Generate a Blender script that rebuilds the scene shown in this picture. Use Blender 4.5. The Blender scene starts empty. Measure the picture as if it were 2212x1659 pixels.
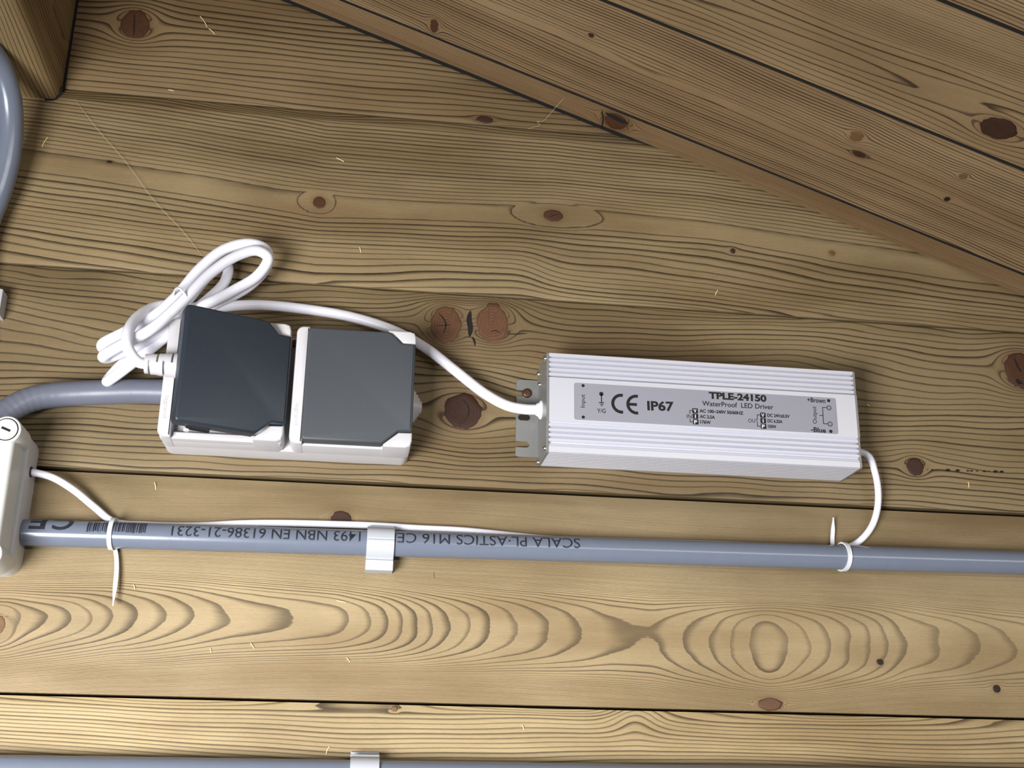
import bpy, bmesh, math, random
import numpy as np
from mathutils import Vector, Matrix
from math import sin, cos, pi, radians, sqrt, atan2
random.seed(7)
sc = bpy.context.scene
col = sc.collection
MM = 0.001

# ------------------------------------------------------------------ camera
# wall plane is y = 0 (x right, z up, room on the -y side); all lengths in mm, scaled by MM
F, CX, CY, D = 2600.0, 1106.0, 829.5, 756.0
def _rot(a, b, c):
    ca, sa, cb, sb, cc, ss = cos(a), sin(a), cos(b), sin(b), cos(c), sin(c)
    Rx = np.array([[1,0,0],[0,ca,-sa],[0,sa,ca]]); Rz = np.array([[cb,-sb,0],[sb,cb,0],[0,0,1]]); Ry = np.array([[cc,0,ss],[0,1,0],[-ss,0,cc]])
    return Rz @ Rx @ Ry
RC = _rot(.332734442, -.133616885, -.0149564533)
CAM = np.array([0, -D, 0.0])
cd = bpy.data.cameras.new('camera'); cam = bpy.data.objects.new('camera', cd); col.objects.link(cam)
cd.sensor_width = 36; cd.lens = F / 2212 * 36; cd.clip_start = .01; cd.clip_end = 50
right, fwd, up = RC[:, 0], RC[:, 1], RC[:, 2]
M = Matrix.Identity(4)
for i in range(3):
    M[i][0], M[i][1], M[i][2], M[i][3] = right[i], up[i], -fwd[i], CAM[i] * MM
cam.matrix_world = M
sc.camera = cam

# ------------------------------------------------------------------ world, lamps, exposure
wd = bpy.data.worlds.new('world'); sc.world = wd; wd.use_nodes = True
wd.node_tree.nodes['Background'].inputs[0].default_value = (.80, .88, 1.0, 1)
wd.node_tree.nodes['Background'].inputs[1].default_value = .13
def area(name, loc, aim, sx, sy, power, color):
    l = bpy.data.lights.new(name, 'AREA'); l.shape = 'RECTANGLE'; l.size = sx; l.size_y = sy; l.energy = power; l.color = color
    o = bpy.data.objects.new(name, l); col.objects.link(o); o.location = loc
    o.rotation_euler = (Vector(aim) - Vector(loc)).to_track_quat('-Z', 'Y').to_euler(); return o
wl = area('window_daylight', (-.48, -.90, -.30), (-.02, 0, -.27), .45, .45, 14.5, (.98, .98, 1.0)); wl.data.spread = radians(118)
area('led_tube', (.85, -1.75, .22), (.1, 0, .15), 1.3, .035, 8.0, (1.0, .97, .93))
vs = sc.view_settings
vs.view_transform = 'Standard'; vs.look = 'None'; vs.gamma = 1; vs.use_curve_mapping = False; vs.exposure = 0.0

# ------------------------------------------------------------------ helpers
def W(x, y, h=0.0):
    """photo pixel -> (X, Z) in mm on the plane h mm in front of the wall"""
    d = RC @ np.array([(x - CX) / F, 1, -(y - CY) / F]); t = (-h - CAM[1]) / d[1]; p = CAM + d * t
    return float(p[0]), float(p[2])
def WP(x, y, h):
    X, Z = W(x, y, h); return (X, -h, Z)
OFF = {}
def tag(o, label=None, cat=None, group=None, kind=None):
    if label: o['label'] = label
    if cat: o['category'] = cat
    if group: o['group'] = group
    if kind: o['kind'] = kind
    return o
def thing(name, label, cat, loc, group=None):
    o = bpy.data.objects.new(name, None); col.objects.link(o); o.empty_display_size = .01
    o.location = Vector(loc) * MM; OFF[o] = np.array(loc, float)
    return tag(o, label, cat, group)
def link(name, me, mat, parent=None, smooth=False, angle=None):
    o = bpy.data.objects.new(name, me); col.objects.link(o)
    if mat: me.materials.append(mat)
    if parent: o.parent = parent; OFF[o] = OFF.get(parent, np.zeros(3))
    else: OFF[o] = np.zeros(3)
    if smooth:
        me.polygons.foreach_set('use_smooth', np.ones(len(me.polygons), bool))
        if angle: me.set_sharp_from_angle(angle=radians(angle))
    return o
def mesh(name, verts, faces, mat, parent=None, smooth=False, angle=None):
    v = np.array(verts, float)
    if parent: v = v - OFF.get(parent, np.zeros(3))
    me = bpy.data.meshes.new(name); me.from_pydata((v * MM).tolist(), [], [tuple(f) for f in faces]); me.validate(); me.update()
    return link(name, me, mat, parent, smooth, angle)
def from_bm(name, bm, mat, parent=None, smooth=True, angle=35):
    if parent is not None:
        o = OFF.get(parent, np.zeros(3)); bmesh.ops.translate(bm, verts=bm.verts, vec=-Vector(o))
    bmesh.ops.scale(bm, verts=bm.verts, vec=(MM, MM, MM))
    bmesh.ops.recalc_face_normals(bm, faces=bm.faces)
    me = bpy.data.meshes.new(name); bm.to_mesh(me); bm.free()
    return link(name, me, mat, parent, smooth, angle)
def bm_prism(bm, poly, h0, h1, bev=0.0, seg=3, plane='xz'):
    """polygon in (x, z) extruded from h0 to h1 in front of the wall (or (h, z) extruded along x)"""
    if plane == 'xz': a = [(p[0], -h0, p[1]) for p in poly]; b = [(p[0], -h1, p[1]) for p in poly]
    else: a = [(h0, -p[0], p[1]) for p in poly]; b = [(h1, -p[0], p[1]) for p in poly]
    va = [bm.verts.new(p) for p in a]; vb = [bm.verts.new(p) for p in b]; n = len(poly); fs = []
    fs.append(bm.faces.new(va)); fs.append(bm.faces.new(vb[::-1]))
    for i in range(n): fs.append(bm.faces.new((va[i], va[(i+1) % n], vb[(i+1) % n], vb[i])))
    bmesh.ops.recalc_face_normals(bm, faces=fs)
    if bev:
        es = [e for e in fs[1].edges]
        bmesh.ops.bevel(bm, geom=es, offset=bev, segments=seg, profile=.5, affect='EDGES')
def rrect(x0, x1, z0, z1, r, n=5):
    rs = r if isinstance(r, (list, tuple)) else (r,) * 4     # bl, br, tr, tl
    pts = []
    for (cx, cz, a0, q) in ((x0+rs[0], z0+rs[0], pi, rs[0]), (x1-rs[1], z0+rs[1], 1.5*pi, rs[1]), (x1-rs[2], z1-rs[2], 0, rs[2]), (x0+rs[3], z1-rs[3], .5*pi, rs[3])):
        for i in range(n+1): a = a0 + i/n*pi/2; pts.append((cx + q*cos(a), cz + q*sin(a)))
    return pts
def prism(name, poly, h0, h1, mat, parent, bev=0.0, plane='xz', seg=3):
    bm = bmesh.new(); bm_prism(bm, poly, h0, h1, bev, seg, plane); return from_bm(name, bm, mat, parent)
def smooth_path(pts, n=8):
    P = [np.array(p, float) for p in pts]; P = [2*P[0]-P[1]] + P + [2*P[-1]-P[-2]]; out = []
    for i in range(1, len(P)-2):
        p0, p1, p2, p3 = P[i-1:i+3]
        t0 = 0; t1 = t0 + max(np.linalg.norm(p1-p0), 1e-3)**.5; t2 = t1 + max(np.linalg.norm(p2-p1), 1e-3)**.5; t3 = t2 + max(np.linalg.norm(p3-p2), 1e-3)**.5
        for k in range(n):
            t = t1 + (t2-t1)*k/n
            A1 = (t1-t)/(t1-t0)*p0 + (t-t0)/(t1-t0)*p1; A2 = (t2-t)/(t2-t1)*p1 + (t-t1)/(t2-t1)*p2; A3 = (t3-t)/(t3-t2)*p2 + (t-t2)/(t3-t2)*p3
            B1 = (t2-t)/(t2-t0)*A1 + (t-t0)/(t2-t0)*A2; B2 = (t3-t)/(t3-t1)*A2 + (t-t1)/(t3-t1)*A3
            out.append((t2-t)/(t2-t1)*B1 + (t-t1)/(t2-t1)*B2)
    out.append(P[-2]); return out
def tube_geo(path, r, seg=16):
    P = np.array(path); n = len(P); T = np.gradient(P, axis=0); T /= np.linalg.norm(T, axis=1)[:, None]
    rr = np.full(n, r) if np.isscalar(r) else np.array(r)
    N = np.cross(T[0], [0, 0, 1.0]);
    if np.linalg.norm(N) < .1: N = np.cross(T[0], [1.0, 0, 0])
    N /= np.linalg.norm(N); V = []; Fc = []
    for i in range(n):
        N = N - T[i]*N.dot(T[i]); N /= np.linalg.norm(N); B = np.cross(T[i], N)
        for k in range(seg): a = 2*pi*k/seg; V.append(P[i] + rr[i]*(cos(a)*N + sin(a)*B))
    for i in range(n-1):
        for k in range(seg): a, b = i*seg+k, i*seg+(k+1) % seg; Fc.append((a, b, b+seg, a+seg))
    Fc.append(tuple(range(seg))[::-1]); Fc.append(tuple(range((n-1)*seg, n*seg)))
    return V, Fc
def tube(name, path, r, mat, parent=None, seg=16):
    V, Fc = tube_geo(path, r, seg); return mesh(name, V, Fc, mat, parent, True, 50)
def lathe(name, prof, origin, axis, mat, parent, seg=24):
    """prof: (distance along axis, radius)"""
    ax = np.array(axis, float); ax /= np.linalg.norm(ax); a = np.cross(ax, [0, 0, 1.0])
    if np.linalg.norm(a) < .1: a = np.cross(ax, [1.0, 0, 0])
    a /= np.linalg.norm(a); b = np.cross(ax, a); V = []; Fc = []
    for (t, r) in prof:
        for k in range(seg): g = 2*pi*k/seg; V.append(np.array(origin) + ax*t + r*(cos(g)*a + sin(g)*b))
    for i in range(len(prof)-1):
        for k in range(seg): p, q = i*seg+k, i*seg+(k+1) % seg; Fc.append((p, q, q+seg, p+seg))
    Fc.append(tuple(range(seg))[::-1]); Fc.append(tuple(range((len(prof)-1)*seg, len(prof)*seg)))
    o = mesh(name, V, Fc, mat, parent, True, 40); return o
def box(name, x0, x1, h0, h1, z0, z1, mat, parent, bev=.3):
    bm = bmesh.new(); bmesh.ops.create_cube(bm, size=1)
    bmesh.ops.scale(bm, verts=bm.verts, vec=(x1-x0, h1-h0, z1-z0)); bmesh.ops.translate(bm, verts=bm.verts, vec=((x0+x1)/2, -(h0+h1)/2, (z0+z1)/2))
    if bev: bmesh.ops.bevel(bm, geom=bm.edges[:], offset=bev, segments=2, profile=.5, affect='EDGES')
    return from_bm(name, bm, mat, parent)
def ribbon(pts, width, taper=False):
    """flat strip along 2D points"""
    P = np.array(pts, float); T = np.gradient(P, axis=0); T /= np.linalg.norm(T, axis=1)[:, None]; Nn = np.stack([-T[:, 1], T[:, 0]], 1)
    n = len(P); w = np.full(n, width/2)
    if taper: w = width/2 * np.sqrt(np.clip(1 - np.abs(np.linspace(-1, 1, n))**2, 0.02, 1))
    L = P + Nn*w[:, None]; Rr = P - Nn*w[:, None]
    return [tuple(p) for p in L] + [tuple(p) for p in Rr[::-1]]

# ------------------------------------------------------------------ materials
def new_mat(name):
    m = bpy.data.materials.new(name); m.use_nodes = True; nt = m.node_tree; return m, nt, nt.nodes['Principled BSDF']
def lin(r, g, b): return tuple(((c/255)/12.92 if c/255 <= .04045 else ((c/255+.055)/1.055)**2.4) for c in (r, g, b)) + (1,)
def plain(name, rgb, rough=.45, metal=0.0, spec=.5, noise=.06, nscale=400, bump=0.0, bscale=900, coat=0.0):
    m, nt, b = new_mat(name); N, L = nt.nodes, nt.links
    tc = N.new('ShaderNodeTexCoord'); nz = N.new('ShaderNodeTexNoise'); nz.inputs['Scale'].default_value = nscale; nz.inputs['Detail'].default_value = 3
    L.new(tc.outputs['Object'], nz.inputs['Vector'])
    mp = N.new('ShaderNodeMapRange'); mp.inputs[3].default_value = 1-noise; mp.inputs[4].default_value = 1+noise; L.new(nz.outputs['Fac'], mp.inputs[0])
    mx = N.new('ShaderNodeVectorMath'); mx.operation = 'SCALE'; mx.inputs[0].default_value = lin(*rgb)[:3]; L.new(mp.outputs[0], mx.inputs['Scale'])
    L.new(mx.outputs[0], b.inputs['Base Color']); b.inputs['Roughness'].default_value = rough; b.inputs['Metallic'].default_value = metal
    b.inputs['Specular IOR Level'].default_value = spec; b.inputs['Coat Weight'].default_value = coat
    if bump:
        n2 = N.new('ShaderNodeTexNoise'); n2.inputs['Scale'].default_value = bscale; n2.inputs['Detail'].default_value = 2; L.new(tc.outputs['Object'], n2.inputs['Vector'])
        bp = N.new('ShaderNodeBump'); bp.inputs['Strength'].default_value = bump; bp.inputs['Distance'].default_value = .0004; L.new(n2.outputs['Fac'], bp.inputs['Height']); L.new(bp.outputs[0], b.inputs['Normal'])
    return m
M_ = {}
M_['cable'] = plain('white_cable_sheath', (232, 232, 240), .32, noise=.03, nscale=60)
M_['white'] = plain('white_plastic', (198, 196, 197), .38, noise=.04, nscale=80)
M_['emboss_shade'] = plain('emboss_shade_plastic', (182, 180, 181), .38, noise=.04, nscale=80)  # darker grey on flat letters, standing in for the shading of raised ones
M_['cream'] = plain('cream_plastic', (206, 206, 200), .42, noise=.05, nscale=60)
M_['clip'] = plain('clip_plastic', (182, 185, 190), .45, noise=.03)
M_['tie'] = plain('nylon_tie', (210, 212, 214), .35, noise=.03)
M_['alu'] = plain('anodised_aluminium', (224, 225, 233), .34, metal=.45, noise=.02, nscale=900)
M_['sheet'] = plain('grey_sheet_metal', (146, 146, 143), .38, metal=.5, noise=.05, nscale=700)
M_['steel'] = plain('bright_steel', (215, 215, 210), .22, metal=1.0, noise=.05)
M_['bronze'] = plain('brown_screw', (96, 66, 52), .4, metal=.6, noise=.1)
M_['label'] = plain('silver_label', (142, 142, 151), .5, noise=.02, nscale=1500)
M_['ink'] = plain('black_ink', (14, 13, 14), .5, noise=.05)
M_['paper'] = plain('label_reverse', (208, 208, 214), .4, noise=.02)
M_['conduitink'] = plain('conduit_ink', (34, 36, 46), .5, noise=.3, nscale=1500)
M_['conduit'] = plain('grey_conduit', (107, 114, 128), .22, noise=.05, nscale=120, bump=.05, bscale=300)
M_['conduit_dark'] = plain('grey_bent_conduit', (104, 107, 119), .36, noise=.06, nscale=120, bump=.08, bscale=300)
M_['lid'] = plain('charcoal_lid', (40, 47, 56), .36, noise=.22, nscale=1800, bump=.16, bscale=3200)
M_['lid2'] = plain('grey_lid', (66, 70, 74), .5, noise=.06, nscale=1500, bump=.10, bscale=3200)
M_['black'] = plain('crack_and_gap_shade', (16, 13, 11), .9, noise=.2)  # wood cracks, and strips that paint the shade in board and beam gaps
M_['rubber'] = plain('dark_latch', (26, 27, 30), .4, noise=.1)
M_['web'] = plain('cobweb_silk', (196, 178, 140), .7, noise=.1)
M_['sliver'] = plain('pale_wood_sliver', (226, 205, 150), .7, noise=.15)
M_['backing'] = plain('dark_backing', (30, 22, 14), .9, noise=.2)

def wood_mat(name, early, late, warm, bump=.5):
    m, nt, b = new_mat(name); N, L = nt.nodes, nt.links
    def at(n, o): a = N.new('ShaderNodeAttribute'); a.attribute_name = n; return a.outputs[o]
    def mth(op, a, bb=None, c=None):
        n = N.new('ShaderNodeMath'); n.operation = op
        for i, v in enumerate((a, bb, c)):
            if v is None: continue
            if hasattr(v, 'links'): L.new(v, n.inputs[i])
            else: n.inputs[i].default_value = v
        return n.outputs[0]
    def noise(sx, sy, detail=3, rough=.55, off=0.0):
        mp = N.new('ShaderNodeMapping'); mp.inputs['Scale'].default_value = (sx, sy, 1); mp.inputs['Location'].default_value = (off, off*.7, off*1.3)
        L.new(at('guv', 'Vector'), mp.inputs['Vector']); n = N.new('ShaderNodeTexNoise'); n.inputs['Scale'].default_value = 1; n.inputs['Detail'].default_value = detail; n.inputs['Roughness'].default_value = rough
        L.new(mp.outputs[0], n.inputs['Vector']); return n.outputs['Fac']
    def mixc(f, A, Bc, mode='MIX'):
        n = N.new('ShaderNodeMix'); n.data_type = 'RGBA'; n.blend_type = mode
        if hasattr(f, 'links'): L.new(f, n.inputs[0])
        else: n.inputs[0].default_value = f
        for i, v in ((6, A), (7, Bc)):
            if hasattr(v, 'links'): L.new(v, n.inputs[i])
            else: n.inputs[i].default_value = v
        return n.outputs[2]
    def step(x, lo, hi):
        n = N.new('ShaderNodeMapRange'); n.interpolation_type = 'SMOOTHSTEP'
        for i, v in enumerate((x, lo, hi)):
            if hasattr(v, 'links'): L.new(v, n.inputs[i])
            else: n.inputs[i].default_value = v
        return n.outputs[0]
    ring = at('ring', 'Fac'); latew = at('late', 'Fac'); halo = at('halo', 'Fac')
    wob = mth('MULTIPLY_ADD', mth('SUBTRACT', noise(.010, .07, 3), .5), .32, ring)
    wob = mth('MULTIPLY_ADD', mth('SUBTRACT', noise(.10, .7, 2, off=3), .5), .09, wob)
    d = mth('FRACT', wob); fl = mth('FLOOR', wob)
    wn = N.new('ShaderNodeTexWhiteNoise'); wn.noise_dimensions = '1D'; L.new(fl, wn.inputs['W'])
    strength = mth('MULTIPLY_ADD', wn.outputs['Value'], .35, .68)
    lo = mth('SUBTRACT', .97, mth('MULTIPLY', latew, mth('MULTIPLY_ADD', wn.outputs['Value'], .7, .65)))
    dark = mth('MULTIPLY', step(d, lo, .93), mth('SUBTRACT', 1.0, step(d, .955, 1.0)))
    dark = mth('MULTIPLY', mth('POWER', dark, 1.25), strength)
    fib = noise(.035, 2.6, 4, .65, 11); fib2 = noise(.25, 1.6, 3, .6, 17); broad = noise(.0045, .022, 3, .55, 29); spk = noise(.9, 1.1, 2, .5, 5); patch = noise(.010, .012, 3, .6, 41)
    c = mixc(step(broad, .35, .68), early, warm)
    c = mixc(mth('MULTIPLY', dark, at('amp', 'Fac')), c, late)
    v = mth('MULTIPLY_ADD', fib, .40, .80)
    v = mth('MULTIPLY', v, mth('MULTIPLY_ADD', fib2, .26, .87))
    v = mth('MULTIPLY', v, mth('MULTIPLY_ADD', patch, .5, .75))
    v = mth('MULTIPLY', v, mth('MULTIPLY_ADD', spk, .16, .92))
    vm = N.new('ShaderNodeVectorMath'); vm.operation = 'SCALE'; L.new(c, vm.inputs[0]); L.new(v, vm.inputs['Scale'])
    c = mixc(1.0, vm.outputs[0], at('tone', 'Color'), 'MULTIPLY')
    c = mixc(halo, c, lin(88, 60, 36))
    L.new(c, b.inputs['Base Color']); b.inputs['Roughness'].default_value = .55; b.inputs['Specular IOR Level'].default_value = .32
    hgt = mth('SUBTRACT', mth('MULTIPLY', fib, .35), mth('MULTIPLY', dark, .8))
    hgt = mth('MULTIPLY_ADD', spk, .18, hgt)
    bp = N.new('ShaderNodeBump'); bp.inputs['Strength'].default_value = bump; bp.inputs['Distance'].default_value = .0005; L.new(hgt, bp.inputs['Height']); L.new(bp.outputs[0], b.inputs['Normal'])
    return m
WOOD = wood_mat('pine_wall_wood', lin(153, 136, 104), lin(38, 27, 15), lin(129, 110, 79))
WOODR = wood_mat('pine_roof_wood', lin(158, 136, 104), lin(38, 27, 17), lin(138, 115, 85), .4)

def knot_mat(name, c1, c2, edge):
    m, nt, b = new_mat(name); N, L = nt.nodes, nt.links
    a = N.new('ShaderNodeAttribute'); a.attribute_name = 'rad'; tc = N.new('ShaderNodeTexCoord')
    nz = N.new('ShaderNodeTexNoise'); nz.inputs['Scale'].default_value = 220; nz.inputs['Detail'].default_value = 4; L.new(tc.outputs['Object'], nz.inputs['Vector'])
    ad = N.new('ShaderNodeMath'); ad.operation = 'MULTIPLY_ADD'; L.new(a.outputs['Fac'], ad.inputs[0]); ad.inputs[1].default_value = 7; L.new(nz.outputs['Fac'], ad.inputs[2])
    sn = N.new('ShaderNodeMath'); sn.operation = 'SINE'; mu = N.new('ShaderNodeMath'); mu.operation = 'MULTIPLY'; L.new(ad.outputs[0], mu.inputs[0]); mu.inputs[1].default_value = 6.28; L.new(mu.outputs[0], sn.inputs[0])
    mr = N.new('ShaderNodeMapRange'); mr.inputs[1].default_value = -1; L.new(sn.outputs[0], mr.inputs[0])
    n2 = N.new('ShaderNodeMath'); n2.operation = 'MULTIPLY'; L.new(mr.outputs[0], n2.inputs[0]); n2.inputs[1].default_value = .55
    n3 = N.new('ShaderNodeMath'); n3.operation = 'MULTIPLY_ADD'; L.new(nz.outputs['Fac'], n3.inputs[0]); n3.inputs[1].default_value = .9; n3.inputs[2].default_value = -.2
    n4 = N.new('ShaderNodeMath'); n4.operation = 'ADD'; n4.use_clamp = True; L.new(n2.outputs[0], n4.inputs[0]); L.new(n3.outputs[0], n4.inputs[1])
    mx = N.new('ShaderNodeMix'); mx.data_type = 'RGBA'; L.new(n4.outputs[0], mx.inputs[0]); mx.inputs[6].default_value = c1; mx.inputs[7].default_value = c2
    st = N.new('ShaderNodeMapRange'); st.interpolation_type = 'SMOOTHSTEP'; st.inputs[1].default_value = .80; st.inputs[2].default_value = .99; L.new(a.outputs['Fac'], st.inputs[0])
    m2 = N.new('ShaderNodeMix'); m2.data_type = 'RGBA'; L.new(st.outputs[0], m2.inputs[0]); L.new(mx.outputs[2], m2.inputs[6]); m2.inputs[7].default_value = edge
    L.new(m2.outputs[2], b.inputs['Base Color']); b.inputs['Roughness'].default_value = .5; b.inputs['Specular IOR Level'].default_value = .35
    return m
KN = {'red': knot_mat('red_knot', lin(106, 74, 51), lin(80, 52, 35), lin(62, 43, 26)),
      'dark': knot_mat('dark_knot', lin(64, 40, 28), lin(46, 27, 19), lin(34, 20, 13)),
      'rust': knot_mat('rust_knot', lin(86, 55, 34), lin(58, 36, 23), lin(48, 30, 18)),
      'tan': knot_mat('tan_knot', lin(120, 90, 56), lin(92, 64, 40), lin(72, 50, 30)),
      'hole': knot_mat('dead_knot', lin(40, 26, 18), lin(22, 15, 12), lin(50, 32, 18))}

# ------------------------------------------------------------------ planks
rng = np.random.RandomState(3)
def snoise(seed, lu, lv, n=7):
    r = np.random.RandomState(seed); ku = r.uniform(.4, 1.6, n)*2*pi/lu; kv = r.uniform(-1.4, 1.4, n)*2*pi/lv; ph = r.uniform(0, 2*pi, n); am = r.uniform(.5, 1, n); am /= am.sum()
    return lambda u, v: sum(a*np.sin(p*u + q*v + f) for a, p, q, f in zip(am, ku, kv, ph)) * 1.6
def plank(name, mapf, u0, u1, v0, v1, phase, late, amp, tone, mat, parent, knots=(), step=1.6, prof=None, back=None, seed=0.0, local=None):
    """front grid of a board; mapf(u, v, depth) -> xyz mm.  knots: (u, v, ru, rv, halo)"""
    nu = int((u1-u0)/step)+1; nv = int((v1-v0)/step)+1
    us = np.linspace(u0, u1, nu); vs_ = np.linspace(v0, v1, nv); U, V = np.meshgrid(us, vs_)
    dep = prof(V) if prof else np.zeros_like(U)
    Ue, Ve = U.copy(), V.copy(); halo = np.zeros_like(U)
    for (ku, kv, ru, rv, hs) in knots:
        du, dv = (U-ku)/(ru*1.5), (V-kv)/rv; d2 = np.maximum(du*du + dv*dv, .55)
        fall = np.exp(-np.maximum(np.sqrt(d2)-1, 0)/2.4)
        Ve = Ve - (V-kv)/d2*(.25+.75*fall) * .92
        rr = np.sqrt(((U-ku)/ru)**2 + ((V-kv)/rv)**2); halo = np.maximum(halo, hs*np.exp(-np.maximum(rr-1, 0)*3.0))
    ring = phase(Ue, Ve) + 2.2*dep/(1+.55*dep)*DW(U+seed*313, V*0)
    L = late(Ue, Ve) if callable(late) else np.full_like(U, late); A = amp(U, V) if callable(amp) else np.full_like(U, amp)
    X = mapf(U, V, dep); co = np.stack(X, -1).reshape(-1, 3)
    n = nu*nv; idx = np.arange(n).reshape(nv, nu)
    quads = np.stack([idx[:-1, :-1], idx[:-1, 1:], idx[1:, 1:], idx[1:, :-1]], -1).reshape(-1, 4)
    extra_v = []; extra_f = []
    if back:                                                   # close the board: sides and back
        bx = np.stack(mapf(np.array([u0, u1, u1, u0]), np.array([v0, v0, v1, v1]), np.full(4, float(back))), -1)
        extra_v = bx; b = n + np.arange(4)
        extra_f = [tuple(b[::-1]), (*idx[0, ::-1], b[0], b[1]), (*idx[-1, :], b[2], b[3]), (*idx[:, 0], b[3], b[0]), (*idx[::-1, -1], b[1], b[2])]
    faces = quads.tolist() + [tuple(int(i) for i in f) for f in extra_f]
    allv = np.concatenate([co, extra_v]) if len(extra_v) else co
    if parent: allv = allv - OFF.get(parent, np.zeros(3))
    me = bpy.data.meshes.new(name); me.from_pydata(allv*MM, [], faces)
    ex = len(allv) - n
    def put(nm, arr): a = me.attributes.new(nm, 'FLOAT', 'POINT'); a.data.foreach_set('value', np.concatenate([arr.ravel(), np.zeros(ex)]).astype(np.float32))
    put('ring', ring); put('late', L); put('amp', A); put('halo', np.clip(halo, 0, 1))
    g = me.attributes.new('guv', 'FLOAT_VECTOR', 'POINT'); gv = np.zeros((n+ex, 3), np.float32); gv[:n, 0] = U.ravel(); gv[:n, 1] = Ve.ravel(); gv[:, 2] = seed*7.3; g.data.foreach_set('vector', gv.ravel())
    t = me.attributes.new('tone', 'FLOAT_COLOR', 'POINT'); t.data.foreach_set('color', np.tile(np.array(list(tone)+[1], np.float32), n+ex))
    me.update()
    o = link(name, me, mat, parent, True, 30)
    return o
DW = snoise(99, 260, 1e9, 6)
def chamfer(v0, v1, wb, db, wt, dt):
    return lambda V: db*np.clip(1-(V-v0)/wb, 0, 1) + dt*np.clip(1-(v1-V)/wt, 0, 1)
def knot(parent, mapf, u, v, ru, rv, style, rot=0.0, seed=0):
    r = np.random.RandomState(seed+int(abs(u*7+v*3))); n, m = 28, 6; V = []; rad = []; Fc = []
    wob = [1 + .05*sin(2*2*pi*i/n + r.uniform(0, 6)) + r.uniform(-.03, .03) for i in range(n)]
    V.append((0, 0)); rad.append(0)
    for j in range(1, m+1):
        for i in range(n):
            a = 2*pi*i/n; q = j/m; x, y = ru*q*cos(a)*(1+(wob[i]-1)*q), rv*q*sin(a)*(1+(wob[i]-1)*q)
            V.append((x*cos(rot)-y*sin(rot), x*sin(rot)+y*cos(rot))); rad.append(q)
    for i in range(n): Fc.append((0, 1+i, 1+(i+1) % n))
    for j in range(m-1):
        for i in range(n): a, b = 1+j*n+i, 1+j*n+(i+1) % n; Fc.append((a, a+n, b+n, b))
    A = np.array(V); dep = np.where(np.array(rad) > .99, .25, -.30 + .05*np.array(rad))
    co = np.stack(mapf(u + A[:, 0], v + A[:, 1], dep), -1)
    o = mesh('knot', co, Fc, KN[style], parent, True)
    at = o.data.attributes.new('rad', 'FLOAT', 'POINT'); at.data.foreach_set('value', np.array(rad, np.float32))
    return o
def crack(parent, mapf, pts, width, mat, name='crack', taper=True):
    P = np.array(pts, float)
    if len(P) > 2: P = np.array(smooth_path([(a, b, 0) for a, b in P], 3))[:, :2]
    poly = np.array(ribbon(P, width, taper)); n = len(P)
    co = np.stack(mapf(poly[:, 0], poly[:, 1], np.full(len(poly), -.42)), -1)
    Fc = [(i, i+1, 2*n-2-i, 2*n-1-i) for i in range(n-1)]
    return mesh(name, co, Fc, mat, parent)
wall = bpy.data.objects.new('wall_back', None)
bmw = bmesh.new(); bm_prism(bmw, [(-520, -160), (820, -160), (820, 760), (-520, 760)], -60, -48)
wall = from_bm('wall_back', bmw, M_['backing'], None, False); tag(wall, 'horizontal pine plank gable wall', None, None, 'structure')

PITCH, Z0 = 136.0, 54.5
def wallmap(h0):
    return lambda u, v, d: (u, -(h0 - d), v)
def kpx(x, y, rx, ry, halo=.5, h=0):
    u, v = W(x, y, h); s = abs(W(x+10, y, h)[0]-u)/10; s2 = abs(W(x, y+10, h)[1]-v)/10
    return [u, v, rx*s, ry*s2, halo]
UA, UB = -520, 820
# --- plank A (below the lowest seam)
nA = snoise(11, 500, 120); nA2 = snoise(12, 120, 60)
kA = [kpx(852, 1531, 7, 6, .5)]
bump_u, bump_v = W(1372, 1540)
def phA(u, v): return 40 + (v + 6*nA(u, v))/2.75 + .35*nA2(u, v) - 3.2*np.exp(-((u-bump_u)/16)**2 - ((v-bump_v)/13)**2)
PA = plank('plank', wallmap(0), UA, UB, Z0-PITCH+.9, Z0-.9, phA, .5, .85, (1.19, 1.16, 1.07), WOOD, wall, kA, prof=chamfer(Z0-PITCH, Z0, 8, 1.4, 5, 1.2), back=44, seed=1)  # tone: board variation, raised to put extra light gradient into the colour
knot(PA, wallmap(0), *kA[0][:4], 'tan')
# --- plank B (behind the conduit, flame figure)
gx = [-520, -330, -205, -170, -138, -85, -68, -5, 20, 60, 95, 140, 165, 195, 232, 270, 300, 340, 362, 440, 560, 820]
gy = [9, 3.5, .6, 2.6, 4.6, 7.2, 7.8, 8.8, 10.2, 13.5, 15.6, 17.4, 18.2, 18.5, 17.0, 14.6, 16.2, 18.4, 19.9, 22.3, 25, 31]
gxs = np.linspace(-520, 820, 1341); gys = np.interp(gxs, gx, gy); ker = np.exp(-np.linspace(-2, 2, 25)**2); gys = np.convolve(np.pad(gys, 12, 'edge'), ker/ker.sum(), 'valid')
vcx = [-520, -202, -137, -4, 73, 191, 270, 359, 820]; vcy = [90, 95, 101.5, 104.5, 104, 100, 97.5, 101, 104]
nB = snoise(21, 260, 90); nB2 = snoise(22, 60, 24)
def phB(u, v):
    g = np.interp(u, gxs, gys); w = v - np.interp(u, vcx, vcy) + 2.5*nB(u, v)
    w = np.where(w > 0, 1.18, 1.0)*w
    return 1.3*np.sqrt(g*g + (.21*w)**2 + (.0092*w*w)**2 + (.00034*np.abs(w)**3)**2 + .05) + .12*nB2(u, v)
def lateB(u, v):
    w = np.abs(v - np.interp(u, vcx, vcy)); return .32 + .16*np.exp(-(w/14)**2)
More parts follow.
